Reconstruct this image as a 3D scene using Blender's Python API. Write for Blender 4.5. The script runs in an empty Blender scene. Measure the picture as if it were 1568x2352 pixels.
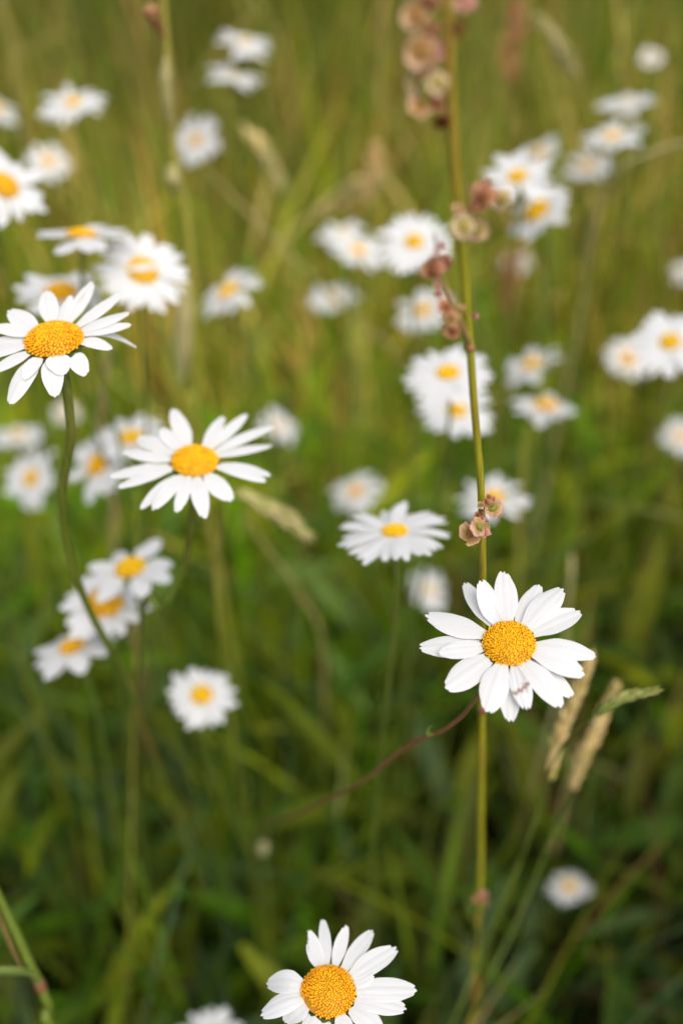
import bpy, math, random
import numpy as np
from mathutils import Vector, Matrix, noise

random.seed(7)
rng = np.random.default_rng(11)
S = bpy.context.scene
COL = S.collection
R = math.radians

# ------------------------------------------------------------------ camera
PW, PH, FPX = 1568.0, 2352.0, 35.0 / 36.0 * 2352.0      # picture units used by at()
CAM = Vector((0, 0, 0.90))
PITCH = R(43)
FWD = Vector((0, math.cos(PITCH), -math.sin(PITCH)))
UP = Vector((0, math.sin(PITCH), math.cos(PITCH)))
RIGHT = Vector((1, 0, 0))
cd = bpy.data.cameras.new("camera")
cam = bpy.data.objects.new("camera", cd)
COL.objects.link(cam)
cam.location = CAM
cam.rotation_euler = (math.pi / 2 - PITCH, 0, 0)
cd.sensor_fit = 'VERTICAL'
cd.sensor_height = 36
cd.sensor_width = 24
cd.lens = 35
cd.clip_start = 0.01
cd.clip_end = 500
cd.dof.use_dof = True
cd.dof.focus_distance = 0.293
cd.dof.aperture_fstop = 3.8
cd.dof.aperture_blades = 9
S.camera = cam

# ------------------------------------------------------------------ light
SUN_EL, SUN_AZ = R(60), R(145)        # azimuth from +Y towards +X
w = bpy.data.worlds.new("World")
S.world = w
w.use_nodes = True
nt = w.node_tree
bg = nt.nodes['Background']
sky = nt.nodes.new('ShaderNodeTexSky')
sky.sky_type = 'NISHITA'
sky.sun_disc = False
sky.sun_elevation = SUN_EL
sky.sun_rotation = SUN_AZ
sky.dust_density = 4.0
sky.air_density = 1.0
sky.ozone_density = 0.6
bg.inputs['Strength'].default_value = 0.13
hs = nt.nodes.new('ShaderNodeHueSaturation')          # a thin white overcast
hs.inputs['Saturation'].default_value = 0.45
nt.links.new(sky.outputs[0], hs.inputs['Color'])
nt.links.new(hs.outputs[0], bg.inputs['Color'])
sl = bpy.data.lights.new("sun", 'SUN')
so = bpy.data.objects.new("sun", sl)
COL.objects.link(so)
sl.energy = 1.3
sl.angle = R(60)
sl.color = (1.0, 0.93, 0.83)
sd = Vector((math.sin(SUN_AZ) * math.cos(SUN_EL), math.cos(SUN_AZ) * math.cos(SUN_EL), math.sin(SUN_EL)))
so.rotation_euler = sd.to_track_quat('Z', 'Y').to_euler()
S.view_settings.view_transform = 'Standard'
S.view_settings.look = 'None'
S.view_settings.gamma = 1
S.view_settings.exposure = 0.62
S.cycles.use_denoising = True
S.cycles.max_bounces = 8
S.cycles.transmission_bounces = 6
S.cycles.transparent_max_bounces = 8

# ------------------------------------------------------------------ helpers
def at(px, py, d):
    """point at depth d (metres along the view axis) seen at picture position px, py"""
    return CAM + d * (FWD + RIGHT * ((px - PW / 2) / FPX) + UP * ((PH / 2 - py) / FPX))

def at_y(px, py, y):
    """the same, by horizontal distance y"""
    k = FWD.y + UP.y * ((PH / 2 - py) / FPX)
    return at(px, py, y / k)

def mesh_np(name, V, F, mat, cols=None, smooth=True):
    """V (n,3), F list/array of quads (m,4) or list of tuples"""
    me = bpy.data.meshes.new(name)
    V = np.asarray(V, dtype=np.float32)
    if isinstance(F, np.ndarray):
        m, k = F.shape
        me.vertices.add(len(V))
        me.vertices.foreach_set('co', V.ravel())
        me.loops.add(m * k)
        me.loops.foreach_set('vertex_index', F.astype(np.int32).ravel())
        me.polygons.add(m)
        me.polygons.foreach_set('loop_start', np.arange(0, m * k, k, dtype=np.int32))
        me.polygons.foreach_set('loop_total', np.full(m, k, dtype=np.int32))
        me.update(calc_edges=True)
    else:
        me.from_pydata([tuple(v) for v in V], [], [tuple(f) for f in F])
    if smooth:
        me.polygons.foreach_set('use_smooth', np.ones(len(me.polygons), dtype=bool))
    if cols is not None:
        a = me.color_attributes.new('col', 'FLOAT_COLOR', 'POINT')
        c = np.ones((len(V), 4), dtype=np.float32)
        c[:, :3] = cols
        a.data.foreach_set('color', c.ravel())
    me.materials.append(mat)
    me.update()
    return me

def link(name, me, parent=None, M=None):
    o = bpy.data.objects.new(name, me)
    COL.objects.link(o)
    if parent is not None:
        o.parent = parent
    if M is not None:
        o.matrix_basis = M
    return o

def thing(name, label, cat, loc, group=None):
    o = bpy.data.objects.new(name, None)
    o.empty_display_size = 0.02
    COL.objects.link(o)
    o.location = loc
    o['label'] = label
    o['category'] = cat
    if group:
        o['group'] = group
    return o

def spline(pts, rad, n):
    """Catmull-Rom through pts with radii"""
    P = [Vector(p) for p in pts]
    P = [P[0] * 2 - P[1]] + P + [P[-1] * 2 - P[-2]]
    rr = list(rad) if hasattr(rad, '__len__') else [rad] * len(pts)
    rr = [rr[0]] + rr + [rr[-1]]
    out, ro = [], []
    m = len(pts) - 1
    for i in range(m):
        a, b, c, d = P[i:i + 4]
        for k in range(n):
            t = k / n
            out.append(0.5 * ((2 * b) + (c - a) * t + (2 * a - 5 * b + 4 * c - d) * t * t + (3 * b - a - 3 * c + d) * t ** 3))
            ro.append(rr[i + 1] * (1 - t) + rr[i + 2] * t)
    out.append(P[-2]); ro.append(rr[-2])
    return out, ro

def tube_geo(pts, rad, n=5, sides=8, ridge=0.0):
    P, ro = spline(pts, rad, n)
    V, F = [], []
    T0 = (P[1] - P[0]).normalized()
    N = T0.orthogonal().normalized()
    for i, p in enumerate(P):
        T = (P[min(i + 1, len(P) - 1)] - P[max(i - 1, 0)]).normalized()
        N = (N - T * N.dot(T)).normalized()
        B = T.cross(N)
        for k in range(sides):
            a = 2 * math.pi * k / sides
            r = ro[i] * (1 + (ridge if k % 2 else -ridge))
            V.append(p + (N * math.cos(a) + B * math.sin(a)) * r)
    for i in range(len(P) - 1):
        for k in range(sides):
            F.append((i * sides + k, i * sides + (k + 1) % sides, (i + 1) * sides + (k + 1) % sides, (i + 1) * sides + k))
    F.append(tuple(range(sides))[::-1])
    F.append(tuple(range((len(P) - 1) * sides, len(P) * sides)))
    return V, F

def tube(name, pts, rad, mat, parent, n=5, sides=8, ridge=0.0):
    off = parent.location if parent else Vector()
    V, F = tube_geo([Vector(p) - off for p in pts], rad, n, sides, ridge)
    return link(name, mesh_np(name, V, F, mat), parent)

# ------------------------------------------------------------------ materials
def base_mat(name):
    m = bpy.data.materials.new(name)
    m.use_nodes = True
    return m, m.node_tree.nodes, m.node_tree.links

def leafy(name, rough=0.55, trans=0.35, spec=0.3, var=0.25, scale=60, bump=0.0, bscale=(300, 30, 300), attr=True, color=(1, 1, 1), tint=(1, 1, 1)):
    """colour attribute (or one colour) with noise variation; thin tissue that lets light through"""
    m, N, L = base_mat(name)
    p = N['Principled BSDF']
    out = N['Material Output']
    if attr:
        c = N.new('ShaderNodeAttribute'); c.attribute_name = 'col'
        csock = c.outputs['Color']
    else:
        c = N.new('ShaderNodeRGB'); c.outputs[0].default_value = (*color, 1)
        csock = c.outputs[0]
    tc = N.new('ShaderNodeTexCoord')
    nz = N.new('ShaderNodeTexNoise'); nz.inputs['Scale'].default_value = scale
    nz.inputs['Detail'].default_value = 5
    L.new(tc.outputs['Object'], nz.inputs['Vector'])
    mr = N.new('ShaderNodeMapRange')
    mr.inputs['From Min'].default_value = 0.3; mr.inputs['From Max'].default_value = 0.7
    mr.inputs['To Min'].default_value = 1 - var; mr.inputs['To Max'].default_value = 1 + var * 0.6
    L.new(nz.outputs['Fac'], mr.inputs['Value'])
    mul = N.new('ShaderNodeVectorMath'); mul.operation = 'SCALE'
    L.new(csock, mul.inputs[0]); L.new(mr.outputs[0], mul.inputs['Scale'])
    L.new(mul.outputs[0], p.inputs['Base Color'])
    p.inputs['Roughness'].default_value = rough
    p.inputs['Specular IOR Level'].default_value = spec
    if bump > 0:
        mp = N.new('ShaderNodeMapping'); mp.inputs['Scale'].default_value = bscale
        L.new(tc.outputs['Object'], mp.inputs['Vector'])
        n2 = N.new('ShaderNodeTexNoise'); n2.inputs['Scale'].default_value = 1; n2.inputs['Detail'].default_value = 3
        L.new(mp.outputs[0], n2.inputs['Vector'])
        b = N.new('ShaderNodeBump'); b.inputs['Strength'].default_value = bump; b.inputs['Distance'].default_value = 0.0004
        L.new(n2.outputs['Fac'], b.inputs['Height']); L.new(b.outputs[0], p.inputs['Normal'])
    if trans > 0:
        t = N.new('ShaderNodeBsdfTranslucent')
        tm = N.new('ShaderNodeVectorMath'); tm.operation = 'MULTIPLY'; tm.inputs[1].default_value = tint
        L.new(mul.outputs[0], tm.inputs[0]); L.new(tm.outputs[0], t.inputs['Color'])
        mx = N.new('ShaderNodeMixShader'); mx.inputs[0].default_value = trans
        L.new(p.outputs[0], mx.inputs[1]); L.new(t.outputs[0], mx.inputs[2]); L.new(mx.outputs[0], out.inputs['Surface'])
    return m

M_PETAL = leafy('white_petal', rough=0.6, trans=0.28, spec=0.25, var=0.03, scale=90, bump=0.35, bscale=(60, 1400, 60))
M_CENTRE = leafy('yellow_florets', rough=0.6, trans=0.0, spec=0.3, var=0.16, scale=3.0)
M_CALYX = leafy('green_bracts', rough=0.6, trans=0.0, spec=0.3, var=0.35, scale=400, attr=False, color=(0.09, 0.13, 0.03))
M_GRASS = leafy('grass_blades', rough=0.6, trans=0.5, spec=0.22, var=0.3, scale=25, tint=(1.25, 1.15, 0.5))
M_STRAW = leafy('dry_grass_stems', rough=0.7, trans=0.2, spec=0.2, var=0.25, scale=40)
M_FRUIT = leafy('dock_valves', rough=0.65, trans=0.3, spec=0.2, var=0.40, scale=700, bump=0.3, bscale=(900, 900, 900))
M_SEED = leafy('dock_seed', rough=0.5, trans=0.0, attr=False, color=(0.12, 0.045, 0.02), scale=600)

def stem_mat(name, c1, c2, scale=(30, 30, 9), lo=0.42, hi=0.62, streak=0.25):
    m, N, L = base_mat(name)
    p = N['Principled BSDF']
    tc = N.new('ShaderNodeTexCoord')
    mp = N.new('ShaderNodeMapping'); mp.inputs['Scale'].default_value = scale
    L.new(tc.outputs['Object'], mp.inputs['Vector'])
    nz = N.new('ShaderNodeTexNoise'); nz.inputs['Scale'].default_value = 1; nz.inputs['Detail'].default_value = 4
    L.new(mp.outputs[0], nz.inputs['Vector'])
    cr = N.new('ShaderNodeValToRGB')
    cr.color_ramp.elements[0].position = lo; cr.color_ramp.elements[0].color = (*c1, 1)
    cr.color_ramp.elements[1].position = hi; cr.color_ramp.elements[1].color = (*c2, 1)
    L.new(nz.outputs['Fac'], cr.inputs['Fac'])
    m2 = N.new('ShaderNodeMapping'); m2.inputs['Scale'].default_value = (1500, 1500, 20)
    L.new(tc.outputs['Object'], m2.inputs['Vector'])
    n2 = N.new('ShaderNodeTexNoise'); n2.inputs['Scale'].default_value = 1; n2.inputs['Detail'].default_value = 2
    L.new(m2.outputs[0], n2.inputs['Vector'])
    mr = N.new('ShaderNodeMapRange')
    mr.inputs['From Min'].default_value = 0.3; mr.inputs['From Max'].default_value = 0.7
    mr.inputs['To Min'].default_value = 1 - streak; mr.inputs['To Max'].default_value = 1 + streak
    L.new(n2.outputs['Fac'], mr.inputs['Value'])
    sc = N.new('ShaderNodeVectorMath'); sc.operation = 'SCALE'
    L.new(cr.outputs[0], sc.inputs[0]); L.new(mr.outputs[0], sc.inputs['Scale'])
    L.new(sc.outputs[0], p.inputs['Base Color'])
    b = N.new('ShaderNodeBump'); b.inputs['Strength'].default_value = 0.4; b.inputs['Distance'].default_value = 0.0003
    L.new(n2.outputs['Fac'], b.inputs['Height']); L.new(b.outputs[0], p.inputs['Normal'])
    p.inputs['Roughness'].default_value = 0.5
    p.inputs['Specular IOR Level'].default_value = 0.35
    return m

M_STEM = stem_mat('green_stem', (0.085, 0.13, 0.018), (0.13, 0.15, 0.025))
M_STEMDARK = stem_mat('dark_green_stem', (0.10, 0.14, 0.012), (0.13, 0.10, 0.02))
M_STEMRED = stem_mat('reddish_stem', (0.17, 0.075, 0.032), (0.15, 0.095, 0.028))
M_DOCK = stem_mat('dock_stem', (0.29, 0.27, 0.014), (0.28, 0.13, 0.03), scale=(40, 40, 16), lo=0.46, hi=0.66)
M_NODE = stem_mat('red_node', (0.32, 0.10, 0.06), (0.28, 0.17, 0.05), scale=(300, 300, 300))
M_CULM = stem_mat('olive_culm', (0.28, 0.29, 0.03), (0.34, 0.27, 0.06))
M_PALE = stem_mat('pale_sheath', (0.42, 0.36, 0.16), (0.30, 0.27, 0.09))

# ------------------------------------------------------------------ ground
def make_ground():
    n = 90
    u = np.linspace(-1, 1, n)
    g = np.sign(u) * np.abs(u) ** 3 * 60
    X, Y = np.meshgrid(g, g + 1.5)
    Z = np.array([[noise.noise(Vector((x * 3, y * 3, 0))) * 0.012 for x, y in zip(rx, ry)] for rx, ry in zip(X, Y)])
    V = np.stack([X, Y, Z], -1).reshape(-1, 3)
    i = np.arange(n * n).reshape(n, n)
    F = np.stack([i[:-1, :-1], i[:-1, 1:], i[1:, 1:], i[1:, :-1]], -1).reshape(-1, 4)
    m, N, L = base_mat('meadow_soil')
    p = N['Principled BSDF']
    tc = N.new('ShaderNodeTexCoord')
    nz = N.new('ShaderNodeTexNoise'); nz.inputs['Scale'].default_value = 14; nz.inputs['Detail'].default_value = 8
    L.new(tc.outputs['Object'], nz.inputs['Vector'])
    cr = N.new('ShaderNodeValToRGB')
    cr.color_ramp.elements[0].position = 0.35; cr.color_ramp.elements[0].color = (0.035, 0.024, 0.014, 1)
    cr.color_ramp.elements[1].position = 0.65; cr.color_ramp.elements[1].color = (0.05, 0.065, 0.015, 1)
    L.new(nz.outputs['Fac'], cr.inputs['Fac']); L.new(cr.outputs[0], p.inputs['Base Color'])
    p.inputs['Roughness'].default_value = 0.95
    b = N.new('ShaderNodeBump'); b.inputs['Strength'].default_value = 0.8; b.inputs['Distance'].default_value = 0.01
    L.new(nz.outputs['Fac'], b.inputs['Height']); L.new(b.outputs[0], p.inputs['Normal'])
    o = link('ground', mesh_np('ground', V, F, m))
    o['kind'] = 'structure'
make_ground()

# ------------------------------------------------------------------ daisies
OCC = []          # (px, py, radius, depth): lines of sight the grass leaves open

def petal_geo(L, W, r0, h=0.0, arch=0.0, cup=0.0, z0=0.0, seed=0, notch=0.05, rows=14, cols=9, lean=0.0, torn=0.0, stain=0, tipw=0.62, fold=0.0):
    rd = random.Random(seed)
    n1, n2 = 0.30 + rd.uniform(-.1, .1), -0.30 + rd.uniform(-.1, .1)
    d1, d2 = notch * rd.uniform(.4, 1.4), notch * rd.uniform(.4, 1.4)
    skew = rd.uniform(-.05, .05)
    tw = rd.uniform(-.12, .12)
    V, C = [], []
    for i in range(rows):
        t = i / (rows - 1)
        a = min(t / 0.52, 1.0)
        wd = 0.40 + 0.60 * (a * a * (3 - 2 * a))
        if t > 0.62:
            q = (t - 0.62) / 0.38
            wd *= 1 - (1 - tipw) * q ** 2.2
        for j in range(cols):
            s = -1 + 2 * j / (cols - 1)
            end = 1 - 0.13 * abs(s) ** 2.4 - d1 * math.exp(-((s - n1) / .13) ** 2) - d2 * math.exp(-((s - n2) / .13) ** 2) + skew * s
            if torn and s > 0.0:
                end -= torn * min(1, s * 1.6) * (0.75 + 0.25 * math.sin(s * 17))
            te = t * end
            x = r0 + L * te
            y = s * wd * W / 2 + lean * L * te * te
            z = z0 + h * te ** 1.7 + arch * L * math.sin(math.pi * min(te, 1)) + cup * W * wd * s * s * (0.3 + 0.7 * t)
            z += tw * y * te
            z -= 0.018 * W * (math.exp(-((s - .36) / .12) ** 2) + math.exp(-((s + .36) / .12) ** 2)) * min(1, 3 * t)
            z -= fold * L * max(0, t - .55) ** 2
            V.append((x, y, z))
            b = math.exp(-t / 0.07)
            c = np.array((0.76, 0.76, 0.765)) * (1 - b) + np.array((0.74, 0.72, 0.42)) * b
            if stain == 1:
                # brown withered stroke running down the petal and across its tip half
                nzv = noise.noise(Vector((x * 1500, y * 1500, 3.0))) * .5
                k = 0.0
                yc = 0.55 - 2.6 * (t - 0.42) ** 2 if t < .75 else .55 - 2.6 * .1089
                k = max(k, 0.30 * math.exp(-((s - yc) / .26) ** 2) * (1 if t < .7 else 0))
                yy = 0.60 - 1.5 * max(0, (t - 0.56) / 0.16)
                if 0.50 < t < 0.76:
                    k = max(k, (0.95 + nzv) * math.exp(-((s - yy) / .42) ** 2))
                if t < 0.12:
                    k = max(k, 0.8 * math.exp(-((s - .1) / .5) ** 2))
                k = min(max(k, 0), .9)
                c = c * (1 - k) + np.array((0.30, 0.17, 0.12)) * k
            if stain == 2:
                k = 0.30 * math.exp(-((t - .62) / .12) ** 2 - ((s - .1) / .3) ** 2)
                c = c * (1 - k) + np.array((0.55, 0.45, 0.22)) * k
            C.append(c)
    i = np.arange(rows * cols).reshape(rows, cols)
    F = np.stack([i[:-1, :-1], i[1:, :-1], i[1:, 1:], i[:-1, 1:]], -1).reshape(-1, 4)
    return np.array(V), F, np.array(C)

def petal_mesh(**k):
    V, F, C = petal_geo(**k)
    return mesh_np('petal', V, F, M_PETAL, C)

def centre_mesh(nf, hgt, seed, dimple=0.0, hue=0.0, sides=6, damage=0.0):
    """unit-radius dome packed with florets, open ones in the outer rings"""
    rd = random.Random(seed)
    V, F, C = [], [], []
    def prof(r):
        return hgt * (1 - r ** 2.6) - dimple * math.exp(-(r / .3) ** 2)
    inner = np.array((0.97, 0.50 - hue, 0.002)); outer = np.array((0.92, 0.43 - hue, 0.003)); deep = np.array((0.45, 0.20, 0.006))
    nr, ns = 10, 28
    for i in range(nr + 1):
        r = i / nr * 0.98
        for k in range(ns):
            a = 2 * math.pi * k / ns
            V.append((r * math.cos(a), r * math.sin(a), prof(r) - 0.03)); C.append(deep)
    for i in range(nr):
        for k in range(ns):
            F.append((i * ns + k, (i + 1) * ns + k, (i + 1) * ns + (k + 1) % ns, i * ns + (k + 1) % ns))
    ga = math.pi * (3 - math.sqrt(5))
    sp = math.sqrt(math.pi / nf)
    for q in range(nf):
        f = (q + .5) / nf
        r = f ** 0.52 + rd.uniform(-.3, .3) * sp * .5
        a = q * ga + rd.uniform(-.35, .35) * sp / max(r, .15)
        if damage and abs((a % 6.283) - 3.9) < .35 and r > .8 and rd.random() < damage:
            continue
        r = min(r, 0.985)
        p = Vector((r * math.cos(a), r * math.sin(a), prof(r)))
        dz = (prof(min(r + .01, 1)) - prof(max(r - .01, 0))) / .02
        nrm = Vector((-dz * math.cos(a), -dz * math.sin(a), 1)).normalized()
        if r > .9:
            nrm = (nrm + Vector((math.cos(a), math.sin(a), 0)) * .5).normalized()
        opened = r > 0.62 + rd.uniform(-.08, .08)
        rad = sp * (0.50 if opened else 0.44) * rd.uniform(.88, 1.1)
        ht = sp * (1.0 if opened else 0.55) * rd.uniform(.8, 1.25)
        t1 = nrm.orthogonal().normalized(); t2 = nrm.cross(t1)
        b0 = len(V)
        col = (outer if opened else inner) * rd.uniform(.82, 1.12)
        if opened:
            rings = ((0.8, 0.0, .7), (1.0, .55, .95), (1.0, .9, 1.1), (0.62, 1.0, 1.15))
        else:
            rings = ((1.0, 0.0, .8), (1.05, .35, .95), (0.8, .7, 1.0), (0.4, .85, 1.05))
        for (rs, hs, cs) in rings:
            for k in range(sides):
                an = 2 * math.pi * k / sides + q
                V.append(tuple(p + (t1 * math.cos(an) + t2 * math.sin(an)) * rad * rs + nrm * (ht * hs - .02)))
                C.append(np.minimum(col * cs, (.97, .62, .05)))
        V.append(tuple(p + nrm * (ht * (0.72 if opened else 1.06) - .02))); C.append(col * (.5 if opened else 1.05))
        for ri in range(3):
            for k in range(sides):
                F.append((b0 + ri * sides + k, b0 + ri * sides + (k + 1) % sides, b0 + (ri + 1) * sides + (k + 1) % sides, b0 + (ri + 1) * sides + k))
        for k in range(sides):
            F.append((b0 + 3 * sides + k, b0 + 3 * sides + (k + 1) % sides, b0 + 4 * sides))
    return mesh_np('flower_centre', V, F, M_CENTRE, np.array(C))

def calyx_mesh():
    """shallow green cup of bracts under the head, unit radius"""
    V, F = [], []
    pr = ((1.02, -.02), (1.08, -.10), (1.0, -.24), (.78, -.38), (.45, -.5), (.2, -.6))
    ns = 36
    for q, (r, z) in enumerate(pr):
        for k in range(ns):
            a = 2 * math.pi * k / ns
            rr = r * (1 + (.05 if (k + q) % 2 else -.03))
            V.append((rr * math.cos(a), rr * math.sin(a), z))
    for i in range(len(pr) - 1):
        for k in range(ns):
            F.append((i * ns + k, i * ns + (k + 1) % ns, (i + 1) * ns + (k + 1) % ns, (i + 1) * ns + k))
    F.append(tuple(range((len(pr) - 1) * ns, len(pr) * ns))[::-1])
    F.append(tuple(range(ns)))
    return mesh_np('calyx', V, F, M_CALYX)

CALYX = calyx_mesh()
CENTRE_BG = [centre_mesh(110, .34, 5, sides=5, hue=-.12), centre_mesh(110, .45, 6, hue=-.05, sides=5)]
# shared petals of the background daisies: unit length from the disc edge, unit width, scaled per petal
PETAL_BG = []
for q in range(10):
    PETAL_BG.append(petal_mesh(L=1.0, W=0.27, r0=0, h=random.uniform(-.16, .05), arch=random.uniform(.0, .07), cup=random.uniform(-.12, .1), seed=100 + q, rows=9, cols=5, notch=.05, lean=random.uniform(-.1, .1)))

def frame_at(c, ratio, ang):
    v = (CAM - c).normalized()
    u = (UP - v * UP.dot(v)).normalized()
    r = u.cross(v)
    th = math.acos(ratio)
    a = R(ang)
    n = v * math.cos(th) + (r * math.cos(a) + u * math.sin(a)) * math.sin(th)
    e1 = (r - n * r.dot(n)).normalized()
    e2 = n.cross(e1)
    return n, e1, e2

def mat3(e1, e2, n, c):
    return Matrix(((e1.x, e2.x, n.x, c.x), (e1.y, e2.y, n.y, c.y), (e1.z, e2.z, n.z, c.z), (0, 0, 0, 1)))

GROUP = 'ox-eye daisies in the meadow'

def ground_under(p, n, seed):
    rd = random.Random(seed)
    return Vector((p.x - n.x * .10 + rd.uniform(-.05, .05), p.y - n.y * .06 + rd.uniform(-.04, .05), 0.0))

def stem_path(c, n, rd, cr, via=None):
    s0 = c - n * (cr * .45)
    if via:
        pts = [s0] + via
        e = via[-1]
        dv = (via[-1] - via[-2]).normalized()
        g = Vector((e.x + dv.x * .22, e.y + max(dv.y, 0) * .22 + .02, 0))
        pts += [e.lerp(g, .5) + Vector((0, 0, .01)), g]
        return pts
    g = ground_under(c, n, rd.random())
    m1 = s0 - n * .02 + Vector((0, 0, -.03))
    m2 = m1.lerp(g, .45) + Vector((rd.uniform(-.012, .012), rd.uniform(-.012, .012), 0))
    return [s0, m1, m2, g]

def finish_daisy(name_label, c, n, e1, e2, cr, dome, cmesh, stem_pts, srad, smat):
    base = stem_pts[-1]
    o = thing('daisy', name_label, 'daisy', base, GROUP)
    tube('stem', stem_pts, [srad * 1.15] + [srad] * (len(stem_pts) - 1), smat, o, n=8, sides=8)
    T = Matrix.Translation(-base)
    B = mat3(e1, e2, n, c)
    link('calyx', CALYX, o, T @ B @ Matrix.Diagonal((cr, cr, cr, 1)))
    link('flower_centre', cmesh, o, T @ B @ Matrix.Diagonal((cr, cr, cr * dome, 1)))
    return o, T, B

def hero(label, cx, cy, d, discpx, ratio, ang, petals, centre, via=None, dome=1.0, srad=.0014, smat=None):
    """petals: (tip x, tip y, width) in picture units, optional dict(h=mm above the flower's plane, layer=..., ...)"""
    c = at(cx, cy, d)
    n, e1, e2 = frame_at(c, ratio, ang)
    cr = discpx / FPX * d
    rd = random.Random(int(cx * 7 + cy))
    sp = stem_path(c, n, rd, cr, via)
    o, T, B = finish_daisy(label, c, n, e1, e2, cr, dome, centre, sp, srad, smat or M_STEM)
    for q, pt in enumerate(petals):
        tx, ty, pw = pt[:3]
        k = dict(pt[3]) if len(pt) > 3 else {}
        h = k.pop('h', -1.0) * .001
        ly = k.pop('layer', 0)
        z0 = -.0002 - .0009 * ly + rd.uniform(-.0002, .0002)
        dirv = (at(tx, ty, 1.0) - CAM)
        t = ((c + n * (h + z0)) - CAM).dot(n) / dirv.dot(n)
        tip = CAM + dirv * t - c
        x, y = tip.dot(e1), tip.dot(e2)
        a = math.atan2(y, x)
        r0 = cr * .80
        L = math.hypot(x, y) - r0
        # observed width -> true width
        rad = e1 * math.cos(a) + e2 * math.sin(a)
        wdv = -e1 * math.sin(a) + e2 * math.cos(a)
        A = Vector((rad.dot(RIGHT), rad.dot(UP))); Bv = Vector((wdv.dot(RIGHT), wdv.dot(UP)))
        fac = abs(A.x * Bv.y - A.y * Bv.x) / max(A.length, .15)
        W = pw / FPX * d / max(fac, .45)
        W = min(W, .0125)
        me = petal_mesh(L=L * 1.02, W=W, r0=r0, h=h, z0=z0, seed=int(tx * 13 + ty), rows=k.pop('rows', 22), cols=k.pop('cols', 13),
                        arch=k.pop('arch', rd.uniform(.01, .05)), cup=k.pop('cup', rd.uniform(-.10, .03)), notch=k.pop('notch', .05), **k)
        link('petal', me, o, T @ B @ Matrix.Rotation(a, 4, 'Z'))
        OCC.append(((tx + cx) / 2, (ty + cy) / 2, 60, d))
    OCC.append((cx, cy, 160, d))
    for p in sp[:(10 if via and len(via) > 10 else -2)]:
        OCC.append((*proj(p), ))
    return o, c, n

def proj(p):
    q = Vector(p) - CAM
    d = q.dot(FWD)
    return (PW / 2 + FPX * q.dot(RIGHT) / d, PH / 2 - FPX * q.dot(UP) / d, 16, d)

def zA(L): return [(953.1 + x * .271, 1297.6 + y * .271, w_ * .271, *r) for x, y, w_, *r in L]
def zB(L): return [(x * .205, 637.3 + y * .205, w_ * .205, *r) for x, y, w_, *r in L]
def zC(L): return [(241.1 + x * .2563, 924.4 + y * .2563, w_ * .2563 * .84, *r) for x, y, w_, *r in L]
def zD(L): return [(585.6 + x * .2417, 2095.7 + y * .2417, w_ * .2417 * .86, *r) for x, y, w_, *r in L]

# the sharp daisy at right
daisyA, cA, nA = hero('sharp white daisy in focus against the dock stem, brown stain on a lower petal', 1168.5, 1478, .286, 60, .83, 88, zA([
    (395, 165, 165, dict(layer=1, lean=-.05)), (548, 135, 180, dict(h=5, arch=-.05, cup=.16)), (755, 58, 200, dict(h=1)), (1045, 172, 160, dict(layer=1)),
    (1245, 205, 195, dict(h=0)), (1390, 395, 185), (1520, 780, 155, dict(h=-2.5, arch=.06)), (1425, 925, 175), (1330, 1115, 160, dict(layer=2)),
    (1235, 1200, 200, dict(layer=0)), (945, 1222, 172, dict(h=.5, stain=1, rows=60, cols=41)), (795, 1322, 180, dict(layer=2)), (605, 1238, 220, dict(h=-.5)),
    (262, 1040, 200, dict(h=-.5)), (40, 705, 170, dict(layer=1)), (205, 738, 140, dict(h=.5)), (92, 430, 185)]),
    centre_mesh(480, .36, 1),
    via=[at(1150, 1535, .297), at(1120, 1572, .302), at(1090, 1607, .307), at(1060, 1645, .315), at(1010, 1681, .325), at(960, 1700, .335), at(900, 1740, .35), at(830, 1796, .37), at(740, 1842, .40), at(680, 1872, .43), at(640, 1886, .48), at(600, 1898, .56)],
    srad=.00075, smat=M_STEMRED)
# daisy at the left edge
hero('large daisy leaning at the left edge with broad domed orange centre and long curved stem', 125, 781, .312, 66, .56, 104, zB([
    (95, 375, 200, dict(h=1)), (520, 155, 215, dict(h=2)), (790, 200, 140, dict(h=2)), (1045, 55, 190, dict(h=3, stain=2, rows=30, cols=21)), (1340, 180, 160, dict(h=3)),
    (1450, 395, 150, dict(h=1)), (1465, 530, 140, dict(h=0)), (1540, 800, 110, dict(h=-9, layer=1, arch=.12)), (1255, 800, 140, dict(h=-2, arch=.08)), (975, 1090, 190, dict(h=-4, layer=1, arch=.1)),
    (690, 1095, 250, dict(h=-3, arch=.1)), (615, 1340, 240, dict(h=-7, layer=1, arch=.06)), (285, 1145, 175, dict(h=-2)), (115, 1415, 240, dict(h=-6, layer=1)),
    (-70, 1060, 160, dict(h=-1)), (-150, 890, 150), (-130, 745, 150, dict(layer=1)), (-60, 540, 160, dict(h=1))]),
    centre_mesh(460, .42, 2, hue=.02),
    via=[at(150, 870, .316), at(160, 950, .322), at(163, 1010, .328), at(150, 1085, .338), at(143, 1140, .345), at(152, 1230, .36), at(176, 1325, .375), at(215, 1420, .395), at(256, 1492, .415), at(285, 1545, .44)],
    srad=.00155, smat=M_STEMDARK)
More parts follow.
